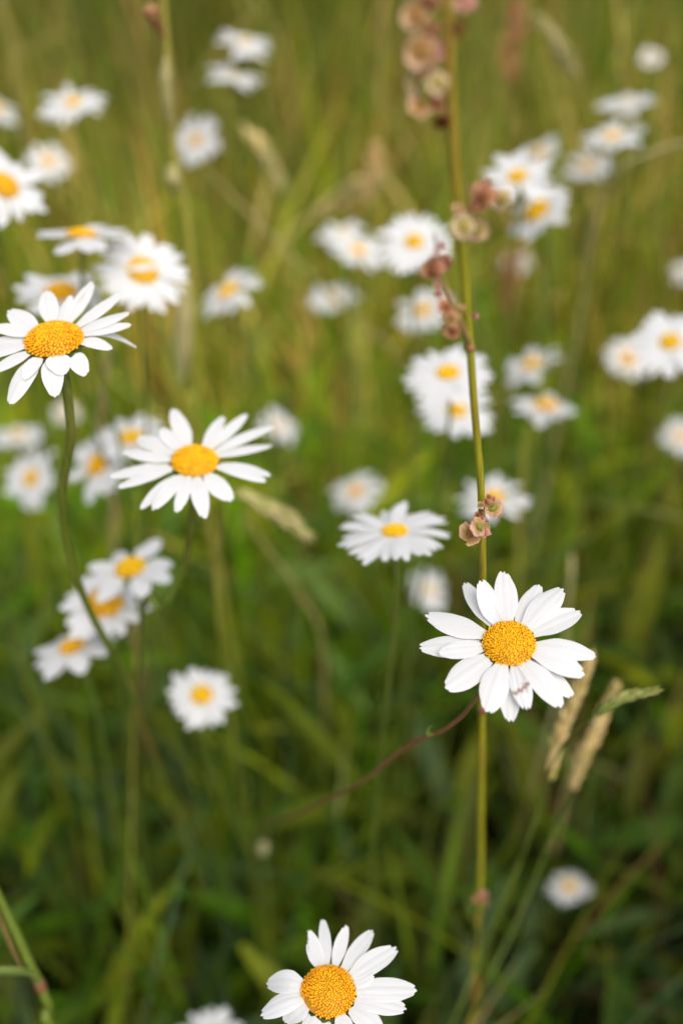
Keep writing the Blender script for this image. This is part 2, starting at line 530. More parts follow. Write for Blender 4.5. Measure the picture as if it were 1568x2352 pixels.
# daisy left of the middle
hero('white daisy with narrow widely spread petals, leaning in the middle left of the meadow', 447.4, 1059, .345, 53, .66, 92, zC([
    (615, 55, 180, dict(h=2)), (1065, 125, 140, dict(h=1)), (1268, 105, 130, dict(h=2)), (1510, 212, 120, dict(h=1)), (1495, 390, 110), (1485, 650, 110, dict(layer=1)),
    (1445, 705, 110, dict(h=-1)), (1120, 885, 190, dict(h=-2)), (878, 1035, 175, dict(h=-2)), (650, 985, 140, dict(h=-2)), (430, 960, 160, dict(h=-1)), (325, 950, 130, dict(h=-2, layer=1)),
    (125, 760, 120), (50, 660, 125, dict(layer=1)), (160, 450, 130, dict(h=1)), (285, 325, 150, dict(layer=1)), (500, 238, 160, dict(h=1))]),
    centre_mesh(420, .34, 3, hue=-.03),
    via=[at(445, 1130, .352), at(440, 1200, .36), at(432, 1260, .37), at(410, 1340, .385), at(372, 1400, .40), at(325, 1440, .43)],
    srad=.0013, smat=M_STEMDARK)
# daisy at the bottom edge
hero('daisy at the bottom edge with a torn petal and thick orange centre', 753.6, 2277, .30, 62, .88, 88, zD([
    (500, 170, 165, dict(torn=.32, h=1)), (650, 68, 140), (860, 128, 145, dict(h=1)), (1115, 178, 150), (1335, 335, 170, dict(h=1)), (1118, 580, 130, dict(h=1.5)),
    (1525, 740, 165, dict(h=-1)), (1428, 922, 155), (1195, 1110, 160, dict(h=-1)), (905, 1215, 160), (655, 1200, 130, dict(layer=1)), (480, 1165, 170), (285, 1050, 165, dict(h=-3, arch=.1)),
    (60, 975, 150, dict(h=-3, arch=.1)), (320, 720, 90, dict(h=1)), (115, 680, 165, dict(h=-3, arch=.12))]),
    centre_mesh(470, .46, 4, dimple=.06, hue=.05, damage=.8), srad=.0014)

def daisy(label, cx, cy, w_, ratio, ang, D=.046, npet=20, disc=.15, look=0, gaps=0.0, span=None, wid=1.0, droop=0.0, seed=None, cover=None, smat=None, lens=None, tidy=False):
    ir = .45 if tidy else 1.0
    D *= .95; w_ *= .95
    ratio = max(ratio * .93, .17)
    d = D * FPX / w_
    c = at(cx, cy, d)
    n, e1, e2 = frame_at(c, ratio, ang)
    rd = random.Random(seed if seed is not None else int(cx * 31 + cy))
    cr = D * disc
    sp = stem_path(c, n, rd, cr)
    o, T, B = finish_daisy(label, c, n, e1, e2, cr, .9, CENTRE_BG[look], sp, .0010, smat or M_STEM)
    r0 = cr * .8
    a0 = rd.uniform(0, 6.28)
    for q in range(npet):
        if rd.random() < gaps + (0 if tidy else .06):
            continue
        a = a0 + 2 * math.pi * (q + rd.uniform(-.42, .42) * ir) / npet
        ln = (D / 2 - r0) * rd.uniform(1 - .22 * ir, 1 + .10 * ir)
        if lens:
            ln *= lens(math.degrees(a) % 360)
        wsc = 1.12 * wid * (D / 2) * rd.uniform(.85, 1.12) * (18 / max(npet, 14))
        sc = Matrix.Diagonal((ln, wsc, ln, 1))
        tilt = Matrix.Rotation(rd.uniform(-.20, .22) * ir + droop, 4, 'Y')
        link('petal', PETAL_BG[rd.randrange(10)], o, T @ B @ Matrix.Rotation(a, 4, 'Z') @ Matrix.Translation((r0, 0, -.0004 * (q % 2))) @ tilt @ sc)
    if cover is not None:        # a petal folded back over the flower's centre
        ca, cl = cover
        link('petal', PETAL_BG[3], o, T @ B @ Matrix.Rotation(R(ca), 4, 'Z') @ Matrix.Translation((-cr * 1.15, 0, cr * .45)) @ Matrix.Diagonal((cl * D, D * .30, cl * D * .4, 1)))
    OCC.append((cx, cy, w_ * .62, d))
    return o

DAISIES = [
    # label, x, y, width, ratio, angle, options
    ('blurred oval daisy near the top left corner, tilted with its right side higher', 168, 235, 170, .50, 108, dict(npet=24, disc=.11)),
    ('half daisy cut by the left edge just below the top left corner', -12, 248, 125, .55, 80, dict(npet=18)),
    ('upright blurred daisy with small brownish centre beside the tall sheathed grass stalk', 450, 322, 140, .80, 150, dict(npet=20, disc=.11, look=1)),
    ('topmost blurred flat daisy, seen almost side on above another flat one', 562, 97, 146, .36, 76, dict(npet=20, disc=.08)),
    ('flat dull white daisy directly beneath the topmost one', 538, 172, 146, .28, 84, dict(npet=18, disc=.07)),
    ('large orange-centred daisy cut by the left edge, above the side-on daisy', 10, 427, 225, .80, 65, dict(npet=19, disc=.15, look=1)),
    ('small blurred daisy half behind the large one at the left edge', 112, 370, 105, .85, 70, dict(npet=15, D=.038)),
    ('side-on daisy with thin orange centre and few petals spread like wings', 188, 540, 240, .17, 93, dict(npet=13, disc=.14, look=1, wid=1.1, gaps=.1)),
    ('full daisy on the left whose yellow centre is crossed by a folded petal', 328, 622, 232, .88, 75, dict(tidy=True, npet=26, disc=.155, cover=(20, .34))),
    ('blurred daisy partly hidden behind the large left-edge daisy', 140, 672, 222, .60, 100, dict(npet=18, disc=.16, look=1)),
    ('narrow tilted daisy rising to the right, right of the pale sheathed stalk', 524, 668, 180, .44, 128, dict(npet=18, disc=.15)),
    ('left daisy of the blurred trio, without visible centre', 785, 537, 135, .50, 95, dict(npet=16, disc=.1)),
    ('half-hidden daisy behind the full daisy of the trio', 822, 575, 150, .58, 70, dict(npet=18, disc=.13)),
    ('full bright daisy with tiny yellow centre, left of the dock stem', 950, 555, 195, .82, 95, dict(tidy=True, npet=28, disc=.11)),
    ('dull flat daisy floating low beneath the trio', 762, 682, 130, .55, 90, dict(npet=16, disc=.12)),
    ('faded daisy behind the pink side branch of the dock', 972, 712, 145, .74, 110, dict(npet=18, disc=.14)),
    ('blurred daisy right of the brown dock fruits, in front of its cluster', 1187, 405, 190, .70, 100, dict(npet=20, disc=.12)),
    ('small daisy peeping out behind the top of the right cluster', 1237, 352, 108, .62, 120, dict(npet=16, D=.04)),
    ('blurred daisy with low yellow centre, right of the cluster', 1346, 382, 136, .50, 96, dict(npet=20, disc=.14)),
    ('flat daisy above and right of the cluster, between two others', 1403, 313, 160, .36, 93, dict(npet=18, disc=.13)),
    ('flattest daisy of the upper right, seen nearly side on', 1438, 236, 146, .26, 92, dict(npet=15, disc=.07)),
    ('small round whitish flower alone in the top right corner', 1494, 132, 60, .75, 80, dict(npet=14, D=.026, disc=.14)),
    ('lowest daisy of the right cluster with wide yellow centre', 1232, 484, 182, .68, 125, dict(npet=17, disc=.17)),
    ('small faded daisy among rusty leaves beneath the right cluster', 1186, 602, 72, .9, 90, dict(npet=14, D=.03, disc=.1)),
    ('upper daisy of the overlapping pair crossed by the dock stem', 1028, 856, 225, .66, 92, dict(tidy=True, npet=24, disc=.12)),
    ('lower daisy of the overlapping pair crossed by the dock stem', 1047, 943, 195, .70, 80, dict(tidy=True, npet=22, disc=.125)),
    ('blurred daisy right of the overlapping pair, tilted up to the right', 1220, 836, 155, .52, 112, dict(npet=17, disc=.15)),
    ('flat daisy with tan centre beneath the tilted one on the right', 1252, 932, 170, .42, 85, dict(npet=15, disc=.16, look=1)),
    ('bright daisy near the right edge overlapping a duller one', 1537, 785, 198, .84, 90, dict(tidy=True, npet=24, disc=.12)),
    ('dull tan-centred daisy tucked behind the bright one at the right edge', 1440, 824, 120, .85, 60, dict(npet=17, disc=.17, look=1)),
    ('daisy cut by the right edge beneath the bright one', 1562, 1002, 105, .9, 90, dict(npet=16, D=.042)),
    ('pale daisy behind the sharp dock fruits', 1130, 1143, 178, .68, 95, dict(npet=22, disc=.15)),
    ('blurred daisy just above the wide full one in the centre', 816, 1128, 142, .72, 105, dict(npet=22, disc=.13, look=1)),
    ('wide full daisy with many petals in the centre of the meadow', 906, 1220, 282, .52, 92, dict(npet=28, disc=.105, wid=1.1, tidy=True)),
    ('pale daisy seen from its edge beneath the wide full one', 986, 1355, 122, .82, 30, dict(npet=18, disc=.10)),
    ('lone small daisy low in the right corner, deep in the grass', 1305, 2036, 110, .76, 92, dict(npet=18, D=.036, disc=.15)),
    ('lone daisy facing the viewer beneath the left cluster', 463, 1596, 180, .92, 90, dict(npet=19, D=.040, disc=.145)),
    ('gappy daisy with broad petals at the top of the lower left cluster', 300, 1304, 236, .66, 108, dict(npet=9, disc=.15, wid=1.0)),
    ('middle daisy of the lower left cluster with a browned orange centre', 240, 1386, 226, .82, 100, dict(npet=17, disc=.19, look=1, cover=(200, .22))),
    ('lowest daisy of the lower left cluster, crossed by the long curved stem', 168, 1484, 222, .52, 112, dict(npet=16, disc=.14, look=1)),
    ('tilted daisy with a yellow centre near the left edge, beneath a flat one', 72, 1098, 165, .72, 160, dict(npet=16, disc=.13)),
    ('flat white daisy without visible centre near the left edge', 42, 1000, 140, .45, 95, dict(npet=16, disc=.1)),
    ('small half-open daisy behind the top of the long curved stem', 152, 946, 72, .8, 90, dict(npet=13, D=.03)),
    ('tan-centred blurred daisy left of the spread daisy', 226, 1066, 190, .74, 150, dict(npet=17, disc=.15, look=1)),
    ('blurred daisy half hidden by the left petals of the spread daisy', 302, 1004, 192, .66, 100, dict(npet=17, disc=.14)),
    ('greyish faded daisy behind the right petals of the spread daisy', 640, 978, 112, .70, 60, dict(npet=15, disc=.1, D=.04)),
    ('sliver of a daisy at the right edge above the bright one', 1585, 622, 90, .8, 90, dict(npet=15, D=.04)),
    ('top half of a daisy cut by the bottom edge', 488, 2385, 190, .80, 85, dict(npet=22, D=.044, disc=.15)),
]
for lab, x, y, w_, ra, an, k in DAISIES:
    daisy(lab, x, y, w_, ra, an, **k)

# ------------------------------------------------------------------ dock plant (tall stem with winged fruits)
YD = .215
dock_pix = [(1025, -40), (1029, 80), (1034, 200), (1042, 340), (1052, 480), (1063, 610), (1072, 720), (1079, 795), (1086, 900), (1095, 1010), (1102, 1090), (1106, 1190), (1108, 1290), (1108, 1400), (1106, 1600), (1106, 1720), (1104, 1860), (1103, 1990), (1099, 2060), (1090, 2200), (1078, 2352)]
dock_pts = [at_y(x, y, YD) for x, y in dock_pix]
dp = dock_pts[-1]
dock_pts.append(Vector((dp.x - .012, dp.y + .01, dp.z * .4)))
dock_pts.append(Vector((dp.x - .016, dp.y + .015, 0)))
dock = thing('dock_plant', 'tall thin dock stem with reddish winged fruits, rising behind the sharp daisy', 'dock plant', dock_pts[-1])
DR = [.0013, .0013, .0013, .0013, .0013, .00128, .00125, .00122, .00122, .00122, .00122, .00124, .00126, .0013, .0014, .0015, .0016, .0016, .0017, .0018, .002, .0022, .0024]
tube('stem', dock_pts, [r * .86 for r in DR], M_DOCK, dock, n=6, sides=12, ridge=.05)
for p in dock_pts[:-2]:
    OCC.append(proj(p)[:2] + (22, proj(p)[3]))
for i in range(len(dock_pts) - 3):
    p = dock_pts[i].lerp(dock_pts[i + 1], .5)
    OCC.append(proj(p)[:2] + (22, proj(p)[3]))

def node_ring(px, py, r):
    r *= .88
    p0 = at_y(px[0], py - 9, YD); p1 = at_y(px[1], py + 9, YD)
    tube('node', [p0, p0.lerp(p1, .35), p0.lerp(p1, .65), p1], [r * .97, r * 1.25, r * 1.2, r * .97], M_NODE, dock, n=4, sides=12)
node_ring((1078.5, 1079.5), 797, .00125)
node_ring((1106, 1106), 1627, .00150)
node_ring((1099.5, 1098.5), 2058, .0018)
node_ring((1051, 1054), 492, .0012)
node_ring((1106.5, 1107), 1200, .00128)

branch_pts = [at_y(1078, 792, YD), at_y(1063, 752, YD - .003), at_y(1046, 712, YD - .005), at_y(1028, 672, YD - .006), at_y(1012, 628, YD - .006), at_y(1003, 585, YD - .006), at_y(998, 535, YD - .006)]
tube('branch', branch_pts, [.0009, .00075, .0006, .0005, .00042, .00036, .00024], stem_mat('branch_stem', (.34, .20, .07), (.22, .20, .04)), dock, n=5)
tube('branch', [at_y(1050, 492, YD), at_y(1072, 482, YD - .003), at_y(1098, 452, YD - .005), at_y(1112, 418, YD - .006)], [.0007, .0006, .0004, .0002], M_NODE, dock)
tube('branch', [at_y(1106, 1198, YD - .001), at_y(1097, 1186, YD - .004), at_y(1108, 1168, YD - .005), at_y(1120, 1152, YD - .006)], [.0006, .0006, .0005, .0003], M_NODE, dock)

def fruit_geo(pal, seed):
    """three thin ruffled wings set round a swollen middle; about 1 across"""
    rd = random.Random(seed)
    centre, mid, rim = [np.array(p) for p in pal]
    V, C, F = [], [], []
    nr, na = 8, 20
    for wi, wa in enumerate((R(6), R(174), R(92 + rd.uniform(-15, 15)))):
        ph = rd.uniform(0, 6)
        b0 = len(V)
        R0 = .50 * rd.uniform(.9, 1.08) * (.75 if wi == 2 else 1)
        for i in range(nr + 1):
            f = i / nr
            for k in range(na + 1):
                b = -math.pi / 2 + math.pi * k / na            # from the tip up to the stalk
                cord = 1 + .10 * math.sin(b) + .06 * math.sin(3 * b + ph)
                rr = R0 * f * cord * (1 + .05 * f * math.sin(9 * b + ph) + .02 * f * math.sin(21 * b + ph))
                x = rr * math.cos(b) * (1 if f else 1) + .01
                z = rr * math.sin(b) * 1.02 - .0
                off = .13 * f * f * math.sin(3 * b + ph) + .08 * f * f + .05 * f * math.sin(b * 2 + ph * 2) + .015 * math.sin(17 * b + ph) * f
                aa = wa + off / max(x, .12)
                V.append((x * math.cos(aa), x * math.sin(aa), z))
                q = min(max(f + .28 * noise.noise(Vector((x * 5 + seed, z * 5, wi * 3.0))) + .12 * math.sin(b + ph), 0), 1)
                c = centre * (1 - q) + mid * q
                kk = min(max(0, (q - .55) / .42), 1)
                c = c * (1 - kk) + rim * kk
                C.append(c * rd.uniform(.92, 1.06))
        for i in range(nr):
            for k in range(na):
                F.append((b0 + i * (na + 1) + k, b0 + (i + 1) * (na + 1) + k, b0 + (i + 1) * (na + 1) + k + 1, b0 + i * (na + 1) + k + 1))
    b0 = len(V)                                                # swollen middle over the seed
    for i in range(9):
        t = i / 8
        r = .15 * math.sin(math.pi * (t * .96 + .02)) ** .8
        for k in range(14):
            an = 6.2832 * k / 14
            rr = r * (1 + .12 * math.sin(5 * an + 9 * t))
            V.append((rr * math.cos(an), rr * math.sin(an), .30 - .52 * t)); C.append(centre * rd.uniform(.8, 1.15))
    for i in range(8):
        for k in range(14):
            F.append((b0 + i * 14 + k, b0 + (i + 1) * 14 + k, b0 + (i + 1) * 14 + (k + 1) % 14, b0 + i * 14 + (k + 1) % 14))
    return V, F, np.array(C)

PAL = {
    'tan': ((.34, .20, .05), (.58, .32, .13), (.74, .48, .30)),
    'greenpink': ((.36, .31, .06), (.54, .36, .14), (.74, .42, .34)),
    'cream': ((.42, .34, .08), (.58, .44, .20), (.76, .56, .42)),
    'brown': ((.28, .10, .035), (.46, .20, .09), (.60, .30, .18)),
    'pink': ((.44, .17, .10), (.56, .25, .19), (.66, .32, .29)),
    'dark': ((.09, .025, .006), (.16, .045, .01), (.26, .09, .03)),
    'amber': ((.48, .25, .07), (.62, .36, .14), (.76, .52, .38)),
}
FRM = {}
for kx in PAL:
    for q in range(2):
        V, F, C = fruit_geo(PAL[kx], q * 3 + len(kx))
        FRM[kx, q] = mesh_np('fruit', V, F, M_FRUIT, C)
Vs, Fs = [], []
for i in range(7):
    t = i / 6
    r = .10 * math.sin(math.pi * t) ** .8 + .001
    for k in range(10):
        Vs.append((r * math.cos(k * .6283), r * math.sin(k * .6283), .30 - .46 * t))
for i in range(6):
    for k in range(10):
        Fs.append((i * 10 + k, (i + 1) * 10 + k, (i + 1) * 10 + (k + 1) % 10, i * 10 + (k + 1) % 10))
SEEDM = mesh_np('seed', Vs, Fs, M_SEED)

def fruit(px, py, wpx, kind, yoff=-.004, tilt=0, turn=None, parent=dock, yb=None, squash=1.0):
    rd = random.Random(int(px * 17 + py * 3))
    p = at_y(px, py, (yb or YD) + yoff)
    d = proj(p)[3]
    s = wpx / FPX * d * (1.12 if py < 300 else 1.06)
    v = (CAM - p).normalized()
    u = (UP - v * UP.dot(v)).normalized()
    r = u.cross(v)
    # wings at 60, 180 and 300 degrees round the fruit's axis: a flat pair faces the viewer
    B = mat3(r, -v, u, p)                   # local y away from the viewer
    tz = Matrix.Rotation(R(0 if turn is None else turn) + rd.uniform(-.6, .6), 4, 'Z')
    tl = Matrix.Rotation(R(tilt), 4, 'Y') @ Matrix.Rotation(rd.uniform(-.8, .8), 4, 'X')
    Mw = B @ tl @ tz @ Matrix.Diagonal((s, s, s * squash, 1))
    o = link('fruit', FRM[kind, rd.randrange(2)], parent, Matrix.Translation(-parent.location) @ Mw)
    link('seed', SEEDM, o, Matrix.Identity(4))
    return o

for a in [  # sharp cluster
    (1079, 1226, 54, 'tan', -.008, 20), (1101, 1212, 42, 'greenpink', -.010, -35), (1120, 1212, 36, 'cream', -.006, -20, 60), (1131, 1168, 44, 'greenpink', -.006, 60),
    (1103, 1161, 19, 'cream', -.006), (1133, 1147, 16, 'pink', -.006), (1116, 1154, 16, 'brown', -.007, 20), (1096, 1184, 17, 'brown', -.006), (1107, 1192, 20, 'pink', -.008), (1090, 1200, 24, 'pink', -.007, 40), (1141, 1176, 24, 'greenpink', -.005, 80), (1122, 1143, 14, 'brown', -.006), (1112, 1224, 26, 'pink', -.009, 10),
    # side branch
    (990, 623, 44, 'brown', -.010, 30), (1022, 604, 36, 'brown', -.004, -20), (1016, 565, 20, 'pink', -.006, -30), (1003, 580, 18, 'pink', -.007), (994, 598, 24, 'brown', -.008),
    (1005, 652, 22, 'pink', -.008), (1006, 674, 20, 'pink', -.008, 20), (1025, 706, 42, 'brown', -.010, 15), (1036, 734, 34, 'tan', -.010), (1040, 761, 38, 'brown', -.010, -20),
    (1056, 712, 22, 'tan', -.004), (1088, 727, 20, 'pink', .003), (1010, 612, 26, 'pink', -.008),
    # middle cluster
    (1108, 455, 62, 'brown', -.008, 25), (1151, 459, 50, 'cream', -.004, -15), (1054, 480, 30, 'tan', -.006), (1062, 523, 52, 'cream', -.010, 15), (1096, 530, 48, 'greenpink', -.008, -10),
    (1118, 424, 22, 'pink', -.006), (1090, 478, 28, 'brown', -.006),
    # top cluster
    (952, 38, 56, 'amber', -.004, 10), (988, 80, 44, 'brown', -.004), (966, 122, 64, 'amber', -.006, -10), (997, 120, 46, 'pink', -.002), (953, 188, 48, 'cream', -.004, 15),
    (1006, 194, 48, 'cream', -.006, -10), (963, 243, 58, 'amber', -.005), (1016, 282, 38, 'dark', -.002), (1045, 70, 36, 'dark', .002), (1068, 8, 44, 'pink', .000), (1030, 14, 32, 'cream', .0),
    (985, 8, 46, 'brown', -.004), (1002, 240, 32, 'brown', -.002), (985, 160, 36, 'tan', -.004),
    # remains at the lowest node
    (1110, 2052, 15, 'pink', -.004, 30), (1092, 2066, 14, 'brown', -.006), (1114, 2072, 14, 'brown', -.002, 70),
]:
    fruit(*a)
for a, b in (((1079, 1206), (1096, 1186)), ((1101, 1196), (1098, 1186)), ((1121, 1200), (1104, 1180)), ((1126, 1160), (1112, 1162)), ((997, 612), (1008, 606)), ((1026, 690), (1033, 688)),
             ((955, 60), (1030, 60)), ((966, 95), (1031, 100)), ((960, 170), (1034, 170)), ((970, 222), (1036, 215)), ((1016, 265), (1038, 250)), ((1045, 60), (1029, 60)), ((1097, 512), (1060, 492)), ((1062, 505), (1053, 492)), ((1145, 440), (1110, 432))):
    tube('stalk', [at_y(*a, YD - .006), at_y((a[0] + b[0]) / 2, (a[1] + b[1]) / 2 - 3, YD - .005), at_y(*b, YD - .001)], .00022, M_NODE, dock, n=3, sides=6)
# thin leaf at the lowest node
def leaf_ribbon(pts, widths, name, mat, parent, col, fold=.25, up=Vector((0, 0, 1))):
    P, ro = spline(pts, widths, 6)
    V, F = [], []
    off = parent.location if parent else Vector()
    for i, p in enumerate(P):
        T = (P[min(i + 1, len(P) - 1)] - P[max(i - 1, 0)]).normalized()
        sd_ = T.cross(up)
        sd_ = sd_.normalized() if sd_.length > 1e-4 else Vector((1, 0, 0))
        nn = sd_.cross(T)
        for s in (-1, -.5, 0, .5, 1):
            V.append(p - off + sd_ * s * ro[i] / 2 + nn * abs(s) * ro[i] * fold)
    for i in range(len(P) - 1):
        for k in range(4):
            F.append((i * 5 + k, i * 5 + k + 1, i * 5 + 6 + k, i * 5 + 5 + k))
    C = np.tile(np.array(col), (len(V), 1))
    return link(name, mesh_np(name, V, F, mat, C), parent)
leaf_ribbon([at_y(1090, 2062, YD), at_y(1083, 2078, YD - .006), at_y(1084, 2120, YD - .008), at_y(1090, 2190, YD - .004)], [.002, .006, .006, .001], 'leaf', M_GRASS, dock, (.09, .13, .02))
leaf_ribbon([at(985, 1690, .327), at(986, 1676, .325), at(993, 1664, .322)], [.0022, .0022, .0006], 'leaf', M_GRASS, daisyA, (.2, .25, .05))

# ------------------------------------------------------------------ grass stalks that stand out one by one
def ground_from(p, q):
    dv = (p - q).normalized()
    return Vector((p.x + dv.x * .06, p.y + .03, 0))

def seed_head_geo(pts, rad, nsp, seed, pal, spread=.55, ln=1.0):
    """spike of overlapping pointed spikelets along the path"""
    rd = random.Random(seed)
    P, ro = spline(pts, [rad] * len(pts), 20)
    V, F, C = [], [], []
    n = len(P)
    for q in range(nsp):
        f = q / nsp
        i = min(int(f * (n - 2)), n - 2)
        p = P[i]; T = (P[i + 1] - P[i]).normalized()
        a = q * 2.399
        o1 = T.orthogonal().normalized(); o2 = T.cross(o1)
        out = o1 * math.cos(a) + o2 * math.sin(a)
        env = math.sin(math.pi * (0.08 + .86 * f)) ** .6
        dirn = (T + out * spread * rd.uniform(.6, 1.2)).normalized()
        L = rad * 3.2 * ln * (0.5 + .5 * env) * rd.uniform(.8, 1.2)
        wv = dirn.orthogonal().normalized(); w2 = dirn.cross(wv)
        b0 = len(V)
        col = np.array(pal[rd.randrange(len(pal))]) * rd.uniform(.8, 1.15)
        st = p + out * rad * .15 * env
        for (t, r) in ((0, .06), (.3, .17), (.62, .13), (1.0, .01)):
            for k in range(5):
                an = k * 1.2566
                V.append(st + dirn * L * t + (wv * math.cos(an) + w2 * math.sin(an)) * L * r); C.append(col * (1 + .2 * t))
        for ri in range(3):
            for k in range(5):
                F.append((b0 + ri * 5 + k, b0 + ri * 5 + (k + 1) % 5, b0 + (ri + 1) * 5 + (k + 1) % 5, b0 + (ri + 1) * 5 + k))
    return V, F, np.array(C)

STRAWP = [(.72, .56, .24), (.64, .46, .19), (.78, .60, .31), (.58, .46, .15)]
GREENP = [(.16, .20, .04), (.20, .22, .05), (.30, .28, .10)]
PALEP = [(.40, .36, .14), (.34, .33, .10), (.46, .38, .18)]
RUSTP = [(.50, .22, .10), (.52, .28, .13), (.44, .18, .09), (.34, .28, .06)]

def seed_stalk(label, head, stem, rad, pal, smat, srad=.0007, nsp=70, spread=.5, group='seed-bearing grass stalks', name='grass_stalk', ln=1.0, cat='grass stalk', occ=True):
    """head: picture path from base to tip; stem: from the head's base down"""
    hp = [at(*p) for p in head]
    sp = [at(*p) for p in stem]
    sp = [hp[-1].lerp(hp[-2], .3)] + hp[:-1][::-1] + sp
    g = ground_from(sp[-1], sp[-2])
    sp += [sp[-1].lerp(g, .5) + Vector((0, 0, .01)), g]
    o = thing(name, label, cat, g, group)
    tube('stem', sp, [srad * .4] * (len(hp)) + [srad] * (len(sp) - len(hp)), smat, o, n=6, sides=6)
    V, F, C = seed_head_geo([p - g for p in hp], rad, nsp, int(head[0][0]), pal, spread, ln)
    link('seed_head', mesh_np('seed_head', V, F, M_STRAW, C), o)
    if occ:
        for p in head + stem:
            OCC.append((p[0], p[1], 26, p[2]))
    return o

seed_stalk('straw-yellow grass spike just right of the sharp daisy, running down behind its lowest right petal',
           [(1262, 1790, .43), (1285, 1690, .42), (1320, 1600, .41), (1358, 1505, .40)],
           [(1240, 1850, .44), (1200, 1960, .455), (1150, 2080, .47), (1098, 2205, .48), (1035, 2360, .49)], .0022, STRAWP, M_STEM, srad=.0008, nsp=120)
seed_stalk('straw-yellow grass spike crossed by the green one, farther right of the sharp daisy',
           [(1312, 1812, .47), (1340, 1740, .46), (1375, 1660, .45), (1418, 1570, .44)],
           [(1275, 1900, .48), (1235, 2000, .49), (1170, 2150, .50), (1090, 2310, .51)], .0022, STRAWP, M_STEM, srad=.0008, nsp=120)
seed_stalk('green unripe grass spike pointing right with a pale fuzzy tip',
           [(1362, 1648, .345), (1395, 1622, .342), (1440, 1602, .34), (1502, 1586, .337)],
           [(1335, 1668, .352), (1290, 1715, .37), (1250, 1800, .40), (1210, 1930, .44)], .0017, GREENP, M_STEMDARK, srad=.0005, nsp=110, spread=.3)
seed_stalk('pale green grass spike slanting down to the right beneath the spread daisy',
           [(545, 1128, .46), (590, 1152, .46), (640, 1180, .46), (702, 1228, .465)],
           [(520, 1140, .465), (505, 1240, .49), (500, 1400, .53)], .0030, PALEP, M_CULM, nsp=90)
seed_stalk('pale straw grass spike slanting down near the top, right of the dock top',
           [(1228, 30, .66), (1260, 70, .66), (1290, 115, .66), (1310, 160, .67)], [(1222, 80, .67), (1216, 200, .70), (1214, 330, .75)], .0036, PALEP, M_CULM, nsp=80)
seed_stalk('tan grass spike slanting right between the upright daisy and the trio',
           [(555, 285, .72), (590, 325, .72), (615, 370, .72), (645, 425, .73)], [(550, 330, .73), (548, 450, .78), (550, 600, .85)], .0036, STRAWP[:2] + PALEP, M_CULM, nsp=80)
seed_stalk('broad tan grass plume above the trio of daisies',
           [(720, 500, .85), (770, 465, .84), (820, 435, .83), (880, 405, .82)], [(700, 560, .88), (690, 660, .92)], .0042, STRAWP[:2] + PALEP, M_CULM, nsp=90, spread=.8)
seed_stalk('orange-brown grass plume standing above the full bright daisy', 
           [(846, 470, .80), (850, 430, .79), (856, 390, .78), (862, 340, .77)], [(846, 560, .84), (845, 680, .90)], .0036, STRAWP[:2] + RUSTP[1:2], M_CULM, nsp=80)
# reddish sorrel far behind
for lab, xs in (('far reddish sorrel spike right of the dock top, blurred', [(1172, 190, .80), (1176, 120, .79), (1182, 50, .78), (1190, -30, .77)]),
                ('rusty sorrel spike behind the faded daisy under the right cluster', [(1165, 720, .86), (1170, 670, .85), (1176, 625, .84), (1182, 570, .83)])):
    seed_stalk(lab, xs, [(xs[0][0] - 4, xs[0][1] + 90, xs[0][2] + .03), (xs[0][0] - 4, xs[0][1] + 220, xs[0][2] + .08)], .0048, RUSTP, M_NODE, nsp=70, spread=1.1, group='sorrel spikes', name='sorrel', cat='sorrel', ln=.8)

# tall sheathed stalk at left
tp = [(372, -40), (378, 60), (386, 160), (393, 270), (402, 390), (424, 480), (438, 620), (444, 760), (452, 900), (458, 1060)]
tw_ = [at_y(x, y, .50) for x, y in tp]
g = Vector((tw_[-1].x + .01, tw_[-1].y + .03, 0))
ts = thing('grass_stalk', 'tall olive grass stalk with pale papery sheaths, beside the upright blurred daisy', 'grass stalk', g, 'seed-bearing grass stalks')
tube('stem', tw_ + [g], [.0017, .002, .0022, .0024, .0026, .0028, .003, .003, .003, .003, .003], M_CULM, ts, n=6)
def sheath(px, rad, yy=.497):
    tube('sheath', [at_y(x, y, yy) for x, y in px], rad, M_PALE, ts, n=5)
sheath([(380, 130), (382, 175), (386, 235), (390, 290)], [.0008, .0035, .003, .0012])
sheath([(394, 380), (398, 410), (402, 445)], [.002, .0045, .001])
sheath([(424, 650), (422, 720), (420, 800), (418, 880)], [.0025, .0058, .0056, .0018])
tube('bud', [at_y(346, 8, .49), at_y(348, 24, .49), at_y(354, 44, .49), at_y(380, 90, .50)], [.001, .005, .003, .0007], M_NODE, ts, n=5)
for x, y in tp:
    OCC.append((x, y, 30, proj(at_y(x, y, .5))[3]))

# jointed stem in the bottom left corner
js = [at(-30, 1990, .36), at(0, 2062, .365), at(42, 2150, .37), at(70, 2215, .373), at(94, 2265, .376), at(116, 2320, .38), at(140, 2380, .39)]
g = Vector((js[-1].x + .03, js[-1].y + .05, 0))
jo = thing('jointed_stem', 'olive jointed stem with a red node and curved leaf in the bottom left corner', 'plant stem', g)
tube('stem', js + [js[-1].lerp(g, .5), g], [.0013, .0015, .0017, .0018, .0019, .0019, .002, .002, .002], M_STEMDARK, jo, n=6, sides=10)
tube('node', [at(88, 2252, .3745), at(93, 2263, .3755), at(99, 2277, .377)], [.0019, .0022, .0019], M_STEMRED, jo, n=4, sides=10)
leaf_ribbon([at(90, 2260, .373), at(70, 2244, .368), at(40, 2235, .362), at(-20, 2233, .355)], [.0015, .003, .0035, .003], 'leaf', M_GRASS, jo, (.2, .26, .07), fold=.35)
tube('sheath', [at(-12, 2075, .366), at(8, 2125, .37), at(34, 2190, .373), at(58, 2235, .375)], [.0005, .0010, .0009, .0004], stem_mat('brown_sheath', (.15, .10, .03), (.18, .09, .03)), jo, n=5)
